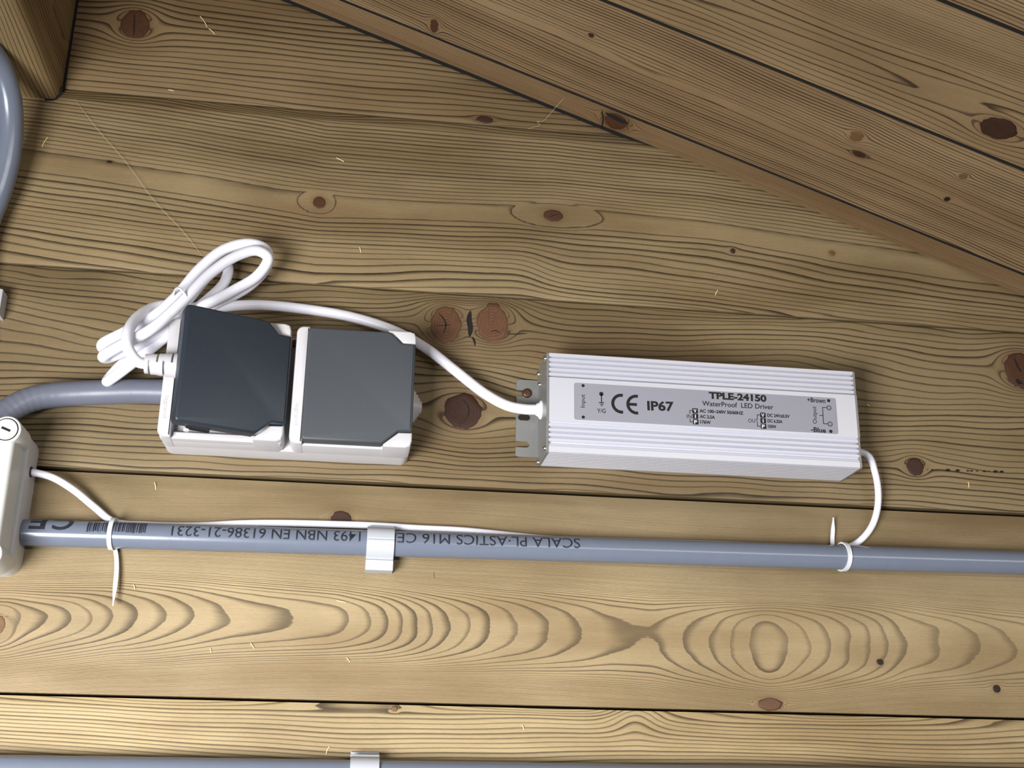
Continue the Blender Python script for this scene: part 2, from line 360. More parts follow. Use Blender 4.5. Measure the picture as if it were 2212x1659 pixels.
kB = [kpx(1665, 1521, 26, 14.5, .25), kpx(-4, 1350, 26, 34, .15), kpx(737, 1122, 24, 20, .35), kpx(1901, 1430, 8, 7, .4), kpx(2153, 1488, 9, 9, .4)]
def toneamp(u, v): return (1 - .22*np.exp(-((v-102)/14.0)**2)) * (.92 - .22*np.exp(-((v-163)/13.0)**2)) * (1 - .5*np.exp(-((u-268)/30)**2 - ((v-98)/13)**2)) * (1 - .3/(1+np.exp(-(u-300)/25.0)))
PB = plank('plank', wallmap(0), UA, UB, Z0+.9, Z0+PITCH-1.2, phB, lateB, toneamp, (1.11, 1.08, 1.03), WOOD, wall, kB, prof=chamfer(Z0, Z0+PITCH, 9, 1.2, 8.5, 2.2), back=44, seed=2, step=1.5)  # tone lifted like plank A: paler board plus painted light gradient
knot(PB, wallmap(0), *kB[0][:4], 'red'); knot(PB, wallmap(0), kB[1][0], kB[1][1], 4.5, 6, 'tan'); knot(PB, wallmap(0), *kB[2][:4], 'dark')
knot(PB, wallmap(0), *kB[3][:4], 'hole'); knot(PB, wallmap(0), *kB[4][:4], 'hole')
# --- plank C (behind socket and driver)
ZC0, ZC1 = Z0+PITCH, Z0+2*PITCH
nC = snoise(31, 420, 140); nC2 = snoise(32, 90, 40); nC3 = snoise(33, 170, 70)
kC = [kpx(963, 701, 36, 44, .35), kpx(1064, 698, 38, 44, .35), kpx(1000, 888, 44, 42, .45), kpx(2203, 800, 36, 42, .4), kpx(1977, 1008, 20, 21, .3)]
def phC(u, v):
    dens = 1 + .25*np.sin(v/19.0)
    arch = 14*np.exp(-((u-75)/60)**2)*np.exp(-((v-262)/26)**2)
    return 60 + (v + 7*nC(u, v) + 2.5*nC3(u, v) - arch)/4.5 + .22*nC2(u, v) + .9*np.sin(v/17.0)
PC = plank('plank', wallmap(0), UA, UB, ZC0+1.4, ZC1-.6, phC, .38, .95, (.68, .645, .58), WOOD, wall, kC, prof=chamfer(ZC0, ZC1, 5, 1.0, 8, 1.4), back=44, seed=3, step=1.5)
wm = wallmap(0)
for k, st in zip(kC, ('red', 'red', 'dark', 'rust', 'dark')): knot(PC, wm, *k[:4], st)
def cpx(parent, pts, wpx, mat='black', name='crack', mapf=wm, taper=True):
    return crack(parent, mapf, [W(*p) for p in pts], wpx*.33, M_[mat], name, taper)
cpx(PC, [(1016, 672), (1013, 690), (1016, 710), (1014, 728)], 11)
cpx(PC, [(1019, 728), (1024, 736), (1026, 748)], 4)
cpx(PC, [(947, 676), (960, 692), (963, 704), (957, 722)], 2.6); cpx(PC, [(978, 668), (975, 682)], 1.8); cpx(PC, [(938, 705), (962, 703), (975, 702)], 1.6)
cpx(PC, [(1056, 662), (1055, 690)], 2); cpx(PC, [(1076, 672), (1066, 684)], 1.4); cpx(PC, [(1060, 719), (1068, 714), (1082, 720)], 2)
cpx(PC, [(1092, 722), (1115, 722), (1140, 721)], 2); cpx(PC, [(998, 862), (1011, 878), (1012, 895), (1000, 912)], 2.4); cpx(PC, [(996, 905), (993, 928)], 2.8); cpx(PC, [(968, 880), (990, 888)], 1.6)
cpx(PC, [(2190, 772), (2198, 792), (2206, 806)], 4); cpx(PC, [(2196, 818), (2200, 826), (2208, 828)], 9)
for i, (x, s) in enumerate(((2003, 2), (2013, 3), (2022, 2), (2047, 7), (2068, 6), (2090, 4), (2098, 4), (2110, 3), (2126, 5), (2135, 3), (2150, 7), (2163, 6))):
    y = 1015 + (x-2000)*.03; cpx(PC, [(x-s*.8, y), (x, y-.6), (x+s*.8, y)], s*.8, name='pitch_fleck')
cpx(PC, [(1980, 1034), (1986, 1036)], 3, name='pitch_fleck')
# --- plank D
ZD0, ZD1 = ZC1, ZC1+PITCH
nD = snoise(41, 520, 160); nD2 = snoise(42, 110, 50)
kD = [kpx(690, 438, 15, 14, .35), kpx(1195, 466, 23, 14, .35), kpx(1583, 542, 6, 6, .5), kpx(1797, 547, 7, 6, .5), kpx(236, 350, 7, 3, .5)]
def phD(u, v):
    w = v - np.interp(u, [-520, -260, -34, 129, 240, 330, 820], [410, 404, 388, 392, 388, 381, 360]) + 3.5*nD(u, v)
    q = np.where(w > 0, np.sign(w)*np.maximum(np.abs(w)-7, 0)**1.04/3.9, -np.maximum(np.abs(w)-7, 0)**1.0/5.1)
    q = q + .04*w
    step_ = 1.6*np.exp(-((v-348)/18)**2)*np.tanh((u-120)/14)
    for (ku, kv, a, b) in ((kD[1][0]+3, kD[1][1], 33, 9.5), (kD[0][0]-2, kD[0][1], 13, 7)):
        e = np.sqrt(((u-ku)/a)**2 + ((v-kv)/b)**2); q = q + np.where(w > 0, 1, -1)*0 + .75*(1/(1+np.exp((e-1)*26)))
    return 120.45 + q + .16*nD2(u, v)*np.clip(np.abs(w)/12, 0, 1) + step_
def lateD(u, v): return np.where(v > 395, .50, .44)
PD = plank('plank', wm, UA, UB, ZD0+.6, ZD1-.8, phD, lateD, .95, (.80, .755, .68), WOOD, wall, kD, prof=chamfer(ZD0, ZD1, 4, .8, 10, 5.0), back=44, seed=4, step=1.5)
for k, st in zip(kD, ('rust', 'rust', 'dark', 'tan', 'hole')): knot(PD, wm, *k[:4], st)
cpx(PD, [(1183, 470), (1196, 466), (1209, 461)], 1.6)
# --- plank E (top of the gable, set back)
nE = snoise(51, 420, 130); nE2 = snoise(52, 120, 50)
kE = [kpx(292, 52, 34, 34, .45, -5), kpx(1047, 258, 20, 8, .4, -5)]
def phE(u, v): return 200 + (v + 5*nE(u, v))/4.7 + .2*nE2(u, v)
wmE = wallmap(-5.0)
PE = plank('plank', wmE, UA, UB, ZD1+.8, ZD1+PITCH, phE, .42, .95, (.68, .60, .52), WOOD, wall, kE, prof=chamfer(ZD1, ZD1+PITCH, 3, .6, 7, 1.6), back=44, seed=5)
knot(PE, wmE, *kE[0][:4], 'rust'); knot(PE, wmE, *kE[1][:4], 'dark')
def cE(pts, w): crack(PE, wmE, [W(*p, -5) for p in pts], w*.36, M_['black'])
cE([(291, 28), (290, 52), (289, 80)], 3.5); cE([(262, 34), (278, 46)], 2); cE([(292, 54), (310, 74)], 2); cE([(294, 50), (304, 44)], 2)
PF = plank('plank', wmE, UA, UB, ZD1+PITCH+.8, ZD1+2*PITCH, lambda u, v: phE(u, v)+3.3,    .42, .95, (.68, .60, .52), WOOD, wall, [], back=44, seed=6, step=4)
cpx(PB, [(937, 1236), (938, 1250)], 3, 'rubber', 'pencil_mark')

# ------------------------------------------------------------------ roof boards and trim
RU = np.array([cos(math.atan(.355)), 0, -sin(math.atan(.355))]); RN = np.array([-RU[2], 0, RU[0]]) * -1.0   # down-facing normal
RO = np.array([-75.0, 0, 549.1])
def roofmap(drop):
    def f(u, v, d):
        k = -(drop) + d        # depth goes up, away from the room
        return (RO[0] + RU[0]*u - RN[0]*k, RO[1] - v + 0*u, RO[2] + RU[2]*u - RN[2]*k)
    return f
def rpx(x, y, rx, ry, halo, drop=0.0):
    """photo pixel -> (u, v) on the roof plane"""
    d = RC @ np.array([(x-CX)/F, 1, -(y-CY)/F]); o = RO + RN*drop; t = (o-CAM).dot(RN)/d.dot(RN); p = CAM + d*t - RO
    return [float(p.dot(RU)), float(-p[1]), rx, ry, halo]
ceil = None
bmc = bmesh.new()
u = np.array([-520, 950]);
pts = [RO + RU*a + np.array([0, -b, 0]) - RN*k for k in (30, 36) for (a, b) in ((-520, -70), (950, -70), (950, 700), (-520, 700))]
ceil = mesh('ceiling', pts, [(0, 1, 2, 3), (7, 6, 5, 4), (0, 4, 5, 1), (1, 5, 6, 2), (2, 6, 7, 3), (3, 7, 4, 0)], M_['backing']); tag(ceil, 'sloping boarded roof underside', None, None, 'structure')
RK = {0: [rpx(1850, 295, 4.2, 6, .35), rpx(1856, 333, 5, 3.5, .4), rpx(2081, 380, 2.6, 4, .4), rpx(2046, 430, 2, 3, .5), rpx(938, 56, 3, 8, .4), rpx(1277, 76, 2.2, 2.5, .4)],
      1: [rpx(2157, 278, 12, 11, .3)], 2: [], 3: [], 4: [], 5: []}
RS = {0: ('tan', 'dark', 'tan', 'hole', 'rust', 'dark'), 1: ('dark',)}
rn1 = snoise(61, 500, 140); rn2 = snoise(62, 130, 50); rn3 = snoise(63, 240, 60)
for j in range(6):
    v0 = 30.0 + 105.5*j; v1 = v0 + 103.7
    if j == 1:
        def ph(u, v, v0=v0):
            w = v - (v0 + 34) + 5*rn1(u, v) - (u-480)*.03; return 300 + np.sqrt(np.maximum(w, 0)**2*.03 + 2) + np.where(w > 30, (w-30)*.28, 0) - np.minimum(w, 0)*.20 + .8*np.exp(-((u-455)/40)**2 - (w/7)**2) + .25*rn2(u, v)
        lt = .30
    else:
        def ph(u, v, v0=v0, j=j):
            w = v - (v0 + 52) + 5*rn1(u+j*331, v) + (u-400)*.02; return 300 + j*37 + np.sign(w)*np.maximum(np.abs(w)-3, 0)/3.3 + .4 + .05*w + .35*rn2(u, v+j*50)
        lt = .5
    rb = plank('board', roofmap(0), -520, 950, v0, v1, ph, lt, .98, ((.88, .82, .76), (.80, .75, .66), (.9, .85, .78))[j % 3], WOODR, ceil, RK[j], prof=chamfer(v0, v1, 1.5, 1.2, .1, 0), back=18, seed=10+j, step=1.6 if j < 3 else 4)
    jm = roofmap(-.5)
    mesh('joint_shade', np.stack(jm(np.array([-520., 950, 950, -520]), np.array([v0-1.9, v0-1.9, v0+.6, v0+.6]), np.zeros(4)), -1), [(0, 1, 2, 3)], M_['black'], ceil)  # black strip painted in for the shade between roof boards
    for k, st in zip(RK[j], RS.get(j, ())): knot(rb, roofmap(0), *k[:4], st)
# trim strip against the wall
mesh('joint_shade', np.stack(roofmap(-4)(np.array([-520., 335, 335, -520]), np.array([-5.2, -5.2, -.2, -.2]), np.zeros(4)), -1), [(0, 1, 2, 3)], M_['black'], ceil)  # black strip in place of the shade in the gap behind the trim
kT = [rpx(1330, 262, 9.5, 12, .6, -3)]
TR = plank('trim_1', roofmap(-3), -520, 950, -.5, 29.0, lambda u, v: 500 + (v + 2.5*rn1(u, v))/2.3 + .3*rn2(u, v), .45, .6, (.74, .66, .58), WOODR, None, kT, prof=chamfer(-.5, 29, 1.5, 1.2, 1, .5), back=22, seed=20)
tag(TR, 'narrow pine trim strip where the roof meets the wall', None, None, 'structure')
knot(TR, roofmap(-3), kT[0][0], kT[0][1], 9, 10.5, 'rust')
def cR(pts, w): crack(TR, roofmap(-3), [rpx(*p, 1, 1, 0, -3)[:2] for p in pts], w, M_['black'])
cR([(1300, 236), (1303, 258), (1298, 278)], 1.1); cR([(1308, 243), (1332, 255), (1357, 267)], 5.5); cR([(1359, 256), (1354, 274)], 1.4)

# ------------------------------------------------------------------ roof beam at the upper left
bxr, bzb, brd = -216.0, 451.0, 7.0
beam = thing('roof_beam', 'thick square pine roof beam with rounded lower edge meeting the plank wall', 'beam', (bxr-55, 0, bzb))
SL = [260, 260+brd*pi/2, 260+brd*pi/2+110]
def beammap(u, v, d):
    """u: out from the wall, v: around the section, right side -> round arris -> underside"""
    a = np.clip((v-260)/brd, 0, pi/2)
    x = np.where(v < 260, bxr, np.where(v < SL[1], bxr-brd+brd*np.cos(a), bxr-brd-(v-SL[1])))
    z = np.where(v < 260, bzb+brd+(260-v), np.where(v < SL[1], bzb+brd-brd*np.sin(a), bzb))
    nx = np.cos(a); nz = -np.sin(a)
    return (x - nx*d, -u + 0*v, z - nz*d)
nb = snoise(71, 500, 60); nb2 = snoise(72, 120, 40)
plank('beam_body', beammap, -4, 560, 150, SL[2], lambda u, v: 600 + (v + 2.5*nb(u, v))/np.where(v < 255, 3.6, 2.6) + .3*nb2(u, v), .40, .8, (.86, .78, .66), WOOD, beam, [(26, 222, 18, 5, .4)], seed=30, step=1.8)
mesh('beam_back', [(bxr-110, 4, bzb+.1), (bxr-110, -560, bzb+.1), (bxr-110, -560, bzb+117), (bxr-110, 4, bzb+117), (bxr-.1, 4, bzb+117), (bxr-.1, -560, bzb+117)], [(0, 1, 2, 3), (3, 2, 5, 4)], M_['backing'], beam)
gp = [(bxr+.9, bzb+112)] + [(bxr+.9, bzb+z) for z in (80, 50, 25, 10)] + [(bxr+.2, bzb+4), (bxr-2.5, bzb-.2), (bxr-9, bzb-1.2)]
crack(beam, wallmap(-4.0), gp, 2.0, M_['black'], 'gap_shade', False)  # flat black outline, drawn as the shade in the gap round the beam
crack(beam, wallmap(.2), gp[-4:], 1.6, M_['black'], 'gap_shade', False)  # same painted gap shade, over the wall face at the lower corner

# ------------------------------------------------------------------ lettering
def text_geo(body, bold=0.0):
    cu = bpy.data.curves.new('t', 'FONT'); cu.body = body; cu.size = 1.0; cu.offset = bold; cu.resolution_u = 4
    o = bpy.data.objects.new('t', cu); col.objects.link(o); bpy.context.view_layer.update()
    me = bpy.data.meshes.new_from_object(o.evaluated_get(bpy.context.evaluated_depsgraph_get()))
    v = np.array([x.co[:2] for x in me.vertices]); f = [tuple(p.vertices) for p in me.polygons]
    bpy.data.objects.remove(o); bpy.data.curves.remove(cu); bpy.data.meshes.remove(me); return v, f
CAPH = .727
def put_text(body, p0, p1, cap, h, mat, parent, bold=0.0, name='lettering'):
    """from baseline start p0 to end p1 (mm, on plane h), cap height in mm"""
    v, f = text_geo(body, bold); x0, x1 = v[:, 0].min(), v[:, 0].max(); p0 = np.array(p0); p1 = np.array(p1); L = np.linalg.norm(p1-p0); e = (p1-p0)/L; n = np.array([-e[1], e[0]])
    s = (v[:, 0]-x0)/(x1-x0)*L; t = v[:, 1]/CAPH*cap; P = p0 + s[:, None]*e + t[:, None]*n
    return mesh(name, np.stack([P[:, 0], np.full(len(P), -h), P[:, 1]], 1), f, mat, parent)
def flat(name, poly, h, mat, parent):
    return mesh(name, [(p[0], -h, p[1]) for p in poly], [tuple(range(len(poly)))], mat, parent)
def strip(name, pts, width, h, mat, parent):
    P = ribbon(pts, width); n = len(pts)
    return mesh(name, [(p[0], -h, p[1]) for p in P], [(i, i+1, 2*n-2-i, 2*n-1-i) for i in range(n-1)], mat, parent)

# ------------------------------------------------------------------ LED driver
DX0, DX1, DZ0, DZ1, DH = 119.2, 328.2, 207.6, 274.7, 35.0
drv = thing('led_driver', 'silver ribbed aluminium waterproof LED driver box screwed to the plank wall', 'power supply', ((DX0+DX1)/2, 0, (DZ0+DZ1)/2))
prof = [(0.3, DZ1-.6), (33.6, DZ1-.6), (34.4, DZ1), (DH, DZ1-.5)]
z = DZ1-2.6
for i in range(5):
    prof += [(DH, z), (DH-2.6, z-.2), (DH-1.8, z-1.2), (DH, z-1.5)]; z -= 3.3
zt = 257.6; prof = [p for p in prof if p[1] > zt+.4] + [(DH, zt+.3), (DH+.5, zt), (DH+.5, 228.0), (DH-1.4, 227.7)]
z = 226.6
for i in range(4): prof += [(DH, z), (DH, z-1.7), (DH-2.6, z-1.95), (DH-1.9, z-3.1)]; z -= 3.3
prof += [(DH-.6, 213.2), (DH-.5, 211.9), (DH, 211.6), (DH, DZ0+.5), (DH-.5, DZ0)]
h = 33.2
for i in range(9): prof += [(h, DZ0), (h-.2, DZ0+1.2), (h-1.3, DZ0+1.2), (h-1.5, DZ0)]; h -= 3.55
prof += [(.3, DZ0)]
bm = bmesh.new(); bm_prism(bm, prof[::-1], DX0+1.4, DX1-1.4, plane='hz'); from_bm('housing', bm, M_['alu'], drv, False)
def endplate(x0, x1):
    return prism('end_plate', [(0.3, DZ0-.3), (DH-.4, DZ0-.3), (DH+.5, DZ0+.6), (DH+.5, 211.4), (DH+.2, 211.6), (DH+.2, 227.8), (DH+1, 228.2), (DH+1, zt), (DH+.2, zt+.4), (DH+.4, DZ1-.6), (DH-.4, DZ1+.3), (.3, DZ1-.2)], x0, x1, M_['sheet'], drv, .25, 'hz', 1)
endplate(DX0+1.5, DX0); endplate(DX1-1.5, DX1)
# mounting flange with open slots, folded from the left plate
def flange(xa, xb, sgn):
    s = sgn; o = []
    z0, z1 = 213.0, 266.6
    def X(t): return xa + s*t
    w = abs(xb-xa)
    def slot(zc, r=1.9, dep=9.2):
        a = [(X(w), zc-r), (X(w-dep+r), zc-r)] + [(X(w-dep+r) - s*r*cos(b), zc + r*sin(b)) for b in np.linspace(-pi/2, pi/2, 8)[1:-1]] + [(X(w-dep+r), zc+r), (X(w), zc+r)]
        return a
    poly = [(X(0), z0), (X(w-2), z0), (X(w-.6), z0+.6), (X(w), z0+2)] + slot(221.5, 2.0) + slot(257.0, 2.1) + [(X(w), z1-2), (X(w-.6), z1-.6), (X(w-2), z1), (X(0), z1)]
    if s < 0: poly = poly[::-1]
    return prism('mounting_flange', poly, .2, 1.7, M_['sheet'], drv, .15, 'xz', 1)
fl = flange(DX0+.2, DX0-14.8, -1)
ws = W(1132, 902, 1.8)
prism('flange_slot', rrect(ws[0]-4, ws[0]+4, ws[1]-2, ws[1]+2, 1.9), 1.6, 1.85, M_['backing'], fl)
for (hh, zz) in ((30.8, 271.8), (3.6, 270.6), (7.5, 261.8), (30.8, 211.2), (3.4, 209.4)):
    lathe('plate_screw', [(0, 1.9), (.5, 1.9), (1.2, 1.5), (1.6, .8)], (DX0, -hh, zz), (-1, 0, 0), M_['steel'], drv, 14)
for (hh, zz) in ((31, 271.8), (31, 210.4), (4, 270), (4, 210)):
    lathe('plate_screw', [(0, 1.9), (.5, 1.9), (1.2, 1.5), (1.6, .8)], (DX1, -hh, zz), (1, 0, 0), M_['steel'], drv, 14)
# grommets
GH, (GX, GZ) = 14.0, W(1163, 885, 14)
lathe('grommet', [(0, 6.4), (.8, 6.2), (1.8, 4.6), (3.4, 4.0)], (DX0, -GH, GZ), (-1, 0, 0), M_['cable'], drv)
OGH = 15.0; OGZ = W(1862, 972, OGH)[1]
lathe('grommet', [(0, 4.4), (.8, 4.2), (2.0, 3.0), (3.0, 2.6)], (DX1, -OGH, OGZ), (1, 0, 0), M_['cable'], drv)
# label
LH = DH + .62
a, b, c, d = W(1240, 826.5, LH), W(1805.5, 860, LH), W(1811, 938, LH), W(1240, 906, LH)
lx0, lx1, lz0, lz1 = a[0], (b[0]+c[0])/2, (c[1]+d[1])/2, (a[1]+b[1])/2
lab = prism('label', rrect(lx0, lx1, lz0, lz1, 1.4), DH+.45, LH, M_['label'], drv)
HT = LH + .05
def lp(x, y): return W(x, y, HT)
def T(body, x0, y0, x1, y1, cap_px, bold=0.0, mat='ink', dh=0.0): return put_text(body, lp(x0, y0), lp(x1, y1), cap_px*.311, HT+dh, M_[mat], lab, bold)
def dot(x, y, r, mat='ink', dh=0.0):
    cx, cz = lp(x, y); r *= .311; return flat('dot', [(cx + r*cos(t), cz + r*sin(t)) for t in np.linspace(0, 2*pi, 20, endpoint=False)], HT+dh, M_[mat], lab)
def line(pts, wpx): return strip('rule', [lp(*p) for p in pts], wpx*.311, HT, M_['ink'], lab)
dot(1259.5, 833, 3.4); dot(1260, 901, 3.4)
T('Input', 1263, 880.5, 1263, 852, 9, .005)
dot(1299, 851, 4.6); line([(1299, 851), (1299.5, 869)], 2.2); line([(1293.5, 869.5), (1305, 870)], 2); line([(1296, 873.2), (1303.5, 873.5)], 1.8); line([(1298, 876.4), (1301.5, 876.5)], 1.8)
T('Y/G', 1290, 891.5, 1308.5, 892, 9.5, .012)
def ce(cx, cy, R, wd, e):
    X, Z = lp(cx, cy); R *= .311; wd *= .311; A = np.linspace(radians(80), radians(280), 22)
    strip('mark', [(X + R*cos(t), Z + R*sin(t)) for t in A], wd, HT, M_['ink'], lab)
    if e: strip('mark', [(X - R + wd/2, Z), (X + R*.05, Z)], wd*.95, HT, M_['ink'], lab)
ce(1342.5, 872, 18.4, 6.6, False); ce(1375, 874, 18.4, 6.6, True)
T('IP67', 1398.5, 885.5, 1456, 887.5, 20, .035)
T('TPLE-24150', 1531.5, 860.5, 1656, 867.5, 14.5, .045)
T('WaterProof  LED Driver', 1517, 876, 1671, 884.5, 11, .014)
def spec(x0, y0, tagx, word, wx0, rows, ends):
    for i, (ltr, val, xe) in enumerate(zip('VIP', rows, ends)):
        y = y0 + i*12.0; x = x0 + i*.7; p = lp(x, y)
        prism('badge', rrect(p[0]-1.9, p[0]+1.9, p[1]-1.75, p[1]+1.75, .5), HT-.05, HT, M_['ink'], lab)
        T(ltr, x-3.3, y+3.6, x+3.3, y+3.8, 7.6, .03, 'paper', .05) if ltr != 'I' else T(ltr, x-1.0, y+3.6, x+1.0, y+3.7, 7.6, .02, 'paper', .05)
        T(val, x+9.5, y+3.2, xe, y+3.2+(xe-x)*.05, 7, .04)
    T(word, wx0, y0+15.5, wx0+tagx, y0+16.2, 8.4, .004)
    ln = wx0 + tagx - (4 if word == 'IN' else 3)
    line([(x0-5.5, y0-.5), (ln, y0-.8)], 1.5); line([(ln, y0-1.2), (ln+.3, y0+7)], 1.5); line([(ln+.4, y0+16.5), (ln+.9, y0+24.2)], 1.5); line([(ln+.5, y0+23.8), (x0-4, y0+24.1)], 1.5)
spec(1501.5, 887.3, 10.5, 'IN', 1483.5, ('AC 100~240V 50/60HZ', 'AC 2.5A', '176W'), (1606, 1544.5, 1535.5))
spec(1648, 896.8, 22, 'OUT', 1616.5, ('DC 24V±0.5V', 'DC 6.25A', '150W'), (1706, 1690.5, 1677))
T('+Brown', 1744, 868, 1783, 870.8, 10.5, .02); dot(1790, 865.5, 3.6)
T('-Blue', 1752, 932, 1784, 934.8, 10.5, .03); dot(1794.7, 931.8, 3.8)
T('Output', 1764.5, 915.5, 1762.5, 878, 9, .006)
for (x, y) in ((1790.8, 881), (1793.2, 916)): dot(x, y, 5.6); dot(x, y, 4.3, 'label', .03); dot(x, y, 3.0, 'ink', .06); dot(x, y, 1.6, 'paper', .09)
line([(1785.5, 880.3), (1776.2, 880)], 1.6); line([(1776.8, 879.6), (1779, 915.6)], 1.6); line([(1778.6, 915), (1788, 915.8)], 1.6); line([(1770, 897.3), (1778, 897.6)], 1.6)
# brown mounting screw in the upper slot
sx, sz = W(1138.5, 849, 2.5)
ms = thing('mounting_screw', 'brown cross head screw clamping the slotted flange of the silver driver', 'screw', (sx, 0, sz))
lathe('screw_head', [(0, 1.9), (1.65, 2.0), (1.75, 3.3), (2.6, 3.2), (3.3, 2.6), (3.5, 1.8)], (sx, 0, sz), (0, -1, 0), M_['bronze'], ms, 20)
for (dx, dz) in ((1.1, .35), (.35, 1.1)): box('cross_slot', sx-dx, sx+dx, 3.3, 3.58, sz-dz, sz+dz, M_['steel'], ms, 0)

# ------------------------------------------------------------------ double socket
SX0, SX1, SZ0, SZ1 = -118.5, 34.2, 203.6, 279.6
soc = thing('double_socket', 'white weatherproof double wall socket with two dark hinged lids', 'socket', ((SX0+SX1)/2, 0, (SZ0+SZ1)/2))
prism('base', rrect(SX0, SX1, SZ0, SZ1, 5), 0, 19, M_['white'], soc, .6)
BW = 74.6
def lidpoly(xr):
    """outline seen from the front, xr = right edge (mm)"""
    return [(xr-67.2, 206.8), (xr-66.6, 205.2), (xr-65.0, 204.5), (xr-18.6, 204.6), (xr-8.8, 213.2), (xr-.6, 213.5), (xr, 214.2), (xr, 269.8), (xr-.6, 270.5), (xr-8.6, 270.7), (xr-12.6, 274.6), (xr-15.5, 277.2), (xr-18.6, 277.9), (xr-64.6, 277.8), (xr-66.8, 277.0), (xr-67.6, 274.8)]
def body(x0, hollow):
    x1 = x0 + BW; bm = bmesh.new()
    bm_prism(bm, rrect(x0+.4, x1-.4, SZ0-.2, SZ1-.2, 5.5), 18.5, 36.0 if not hollow else 30.0, .8)
    if hollow:                                                 # rim around the open recess
        for (a, b, c, d) in ((x0+1, x1-1, SZ0-.1, SZ0+4.2), (x0+1, x1-1, SZ1-4.4, SZ1-.3), (x1-6, x1-.6, SZ0+3, SZ1-3)):
            bm_prism(bm, rrect(a, b, c, d, 1.2), 29.5, 36.6, .6)
    bm_prism(bm, rrect(x0, x0+8.2, SZ0-.4, SZ1+.1, (4.5, .8, .8, 4.5)), 18.5, 41.5, 1.4)
    xr = x1 + .1
    bm_prism(bm, [(xr-17.8, SZ0-.4), (xr-4, SZ0-.4), (xr-1, SZ0+.8), (xr, SZ0+4), (xr, 213.0), (xr-8.6, 212.7), (xr-17.6, 205)], 18.5, 43.5, 1.2)
    bm_prism(bm, [(xr-17.6, 277.5), (xr-12, 274.6), (xr-8.6, 271.2), (xr, 271.0), (xr, SZ1-4), (xr-1, SZ1-.9), (xr-4, SZ1+.1), (xr-17.8, SZ1+.1)], 18.5, 43.5, 1.2)
    return from_bm('housing', bm, M_['white'], soc)
b1 = body(SX0, True); b2 = body(SX1-BW, False)
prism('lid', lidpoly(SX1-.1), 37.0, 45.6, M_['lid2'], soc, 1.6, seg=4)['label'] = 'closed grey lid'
# recess of the open socket: round well and pins hidden by the plug
lathe('socket_well', [(0, 21.5), (3.5, 21.5), (3.5, 19.5), (1, 19)], (SX0+40, -30, 241.5), (0, -1, 0), M_['white'], soc, 36)
# open lid, swung about its right edge
th = radians(23); hx, hh0 = SX0+BW-.3, 41.0
bm = bmesh.new(); bm_prism(bm, [(p[0]-hx, p[1]) for p in lidpoly(hx)], -4.0, 4.6, 1.7, 4)
for v in bm.verts:
    x, y, z = v.co; hgt = -y; v.co = Vector((hx + x*cos(th) + hgt*sin(th), -(hh0 - x*sin(th) + hgt*cos(th)), z))
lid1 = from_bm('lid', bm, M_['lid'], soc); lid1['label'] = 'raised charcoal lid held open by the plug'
def lidpt(u_, hg, z): return (hx + u_*cos(th) + hg*sin(th), -(hh0 - u_*sin(th) + hg*cos(th)), z)
tube('latch', [lidpt(-58, -4.5, 204.8), lidpt(-44, -4.5, 204.4)], 1.8, M_['rubber'], soc, 10)
lathe('latch_pin', [(0, 1.9), (1.0, 1.9), (1.3, 1.4)], lidpt(-57, -5.5, 203.4), (0, -.3, -1), M_['white'], soc, 14)
# stepped cable gland on the right side
gz = W(893, 879, 19)[1]; pr = []; tt = 0
for r in (12.2, 10.4, 8.4, 6.3, 4.2): pr += [(tt, r), (tt+1.2, r-.3), (tt+1.25, r-1.4)]; tt += 1.35
lathe('cable_gland', [(-1, 12.6)] + pr + [(tt+.2, 2.0)], (SX1-.2, -18.5, gz), (1, 0, 0), M_['white'], soc, 30)
for xs in (SX0, SX1-BW):
    put_text('legrand', (xs+2.6, 228.5), (xs+2.6, 214.5), 2.6, 41.56, M_['emboss_shade'], soc, .0)
lathe('cover_screw', [(0, 2.4), (1.2, 2.4), (1.6, 1.8)], (SX0+BW+1.6, -19, SZ1-4), (0, -1, 0), M_['bronze'], soc, 14)

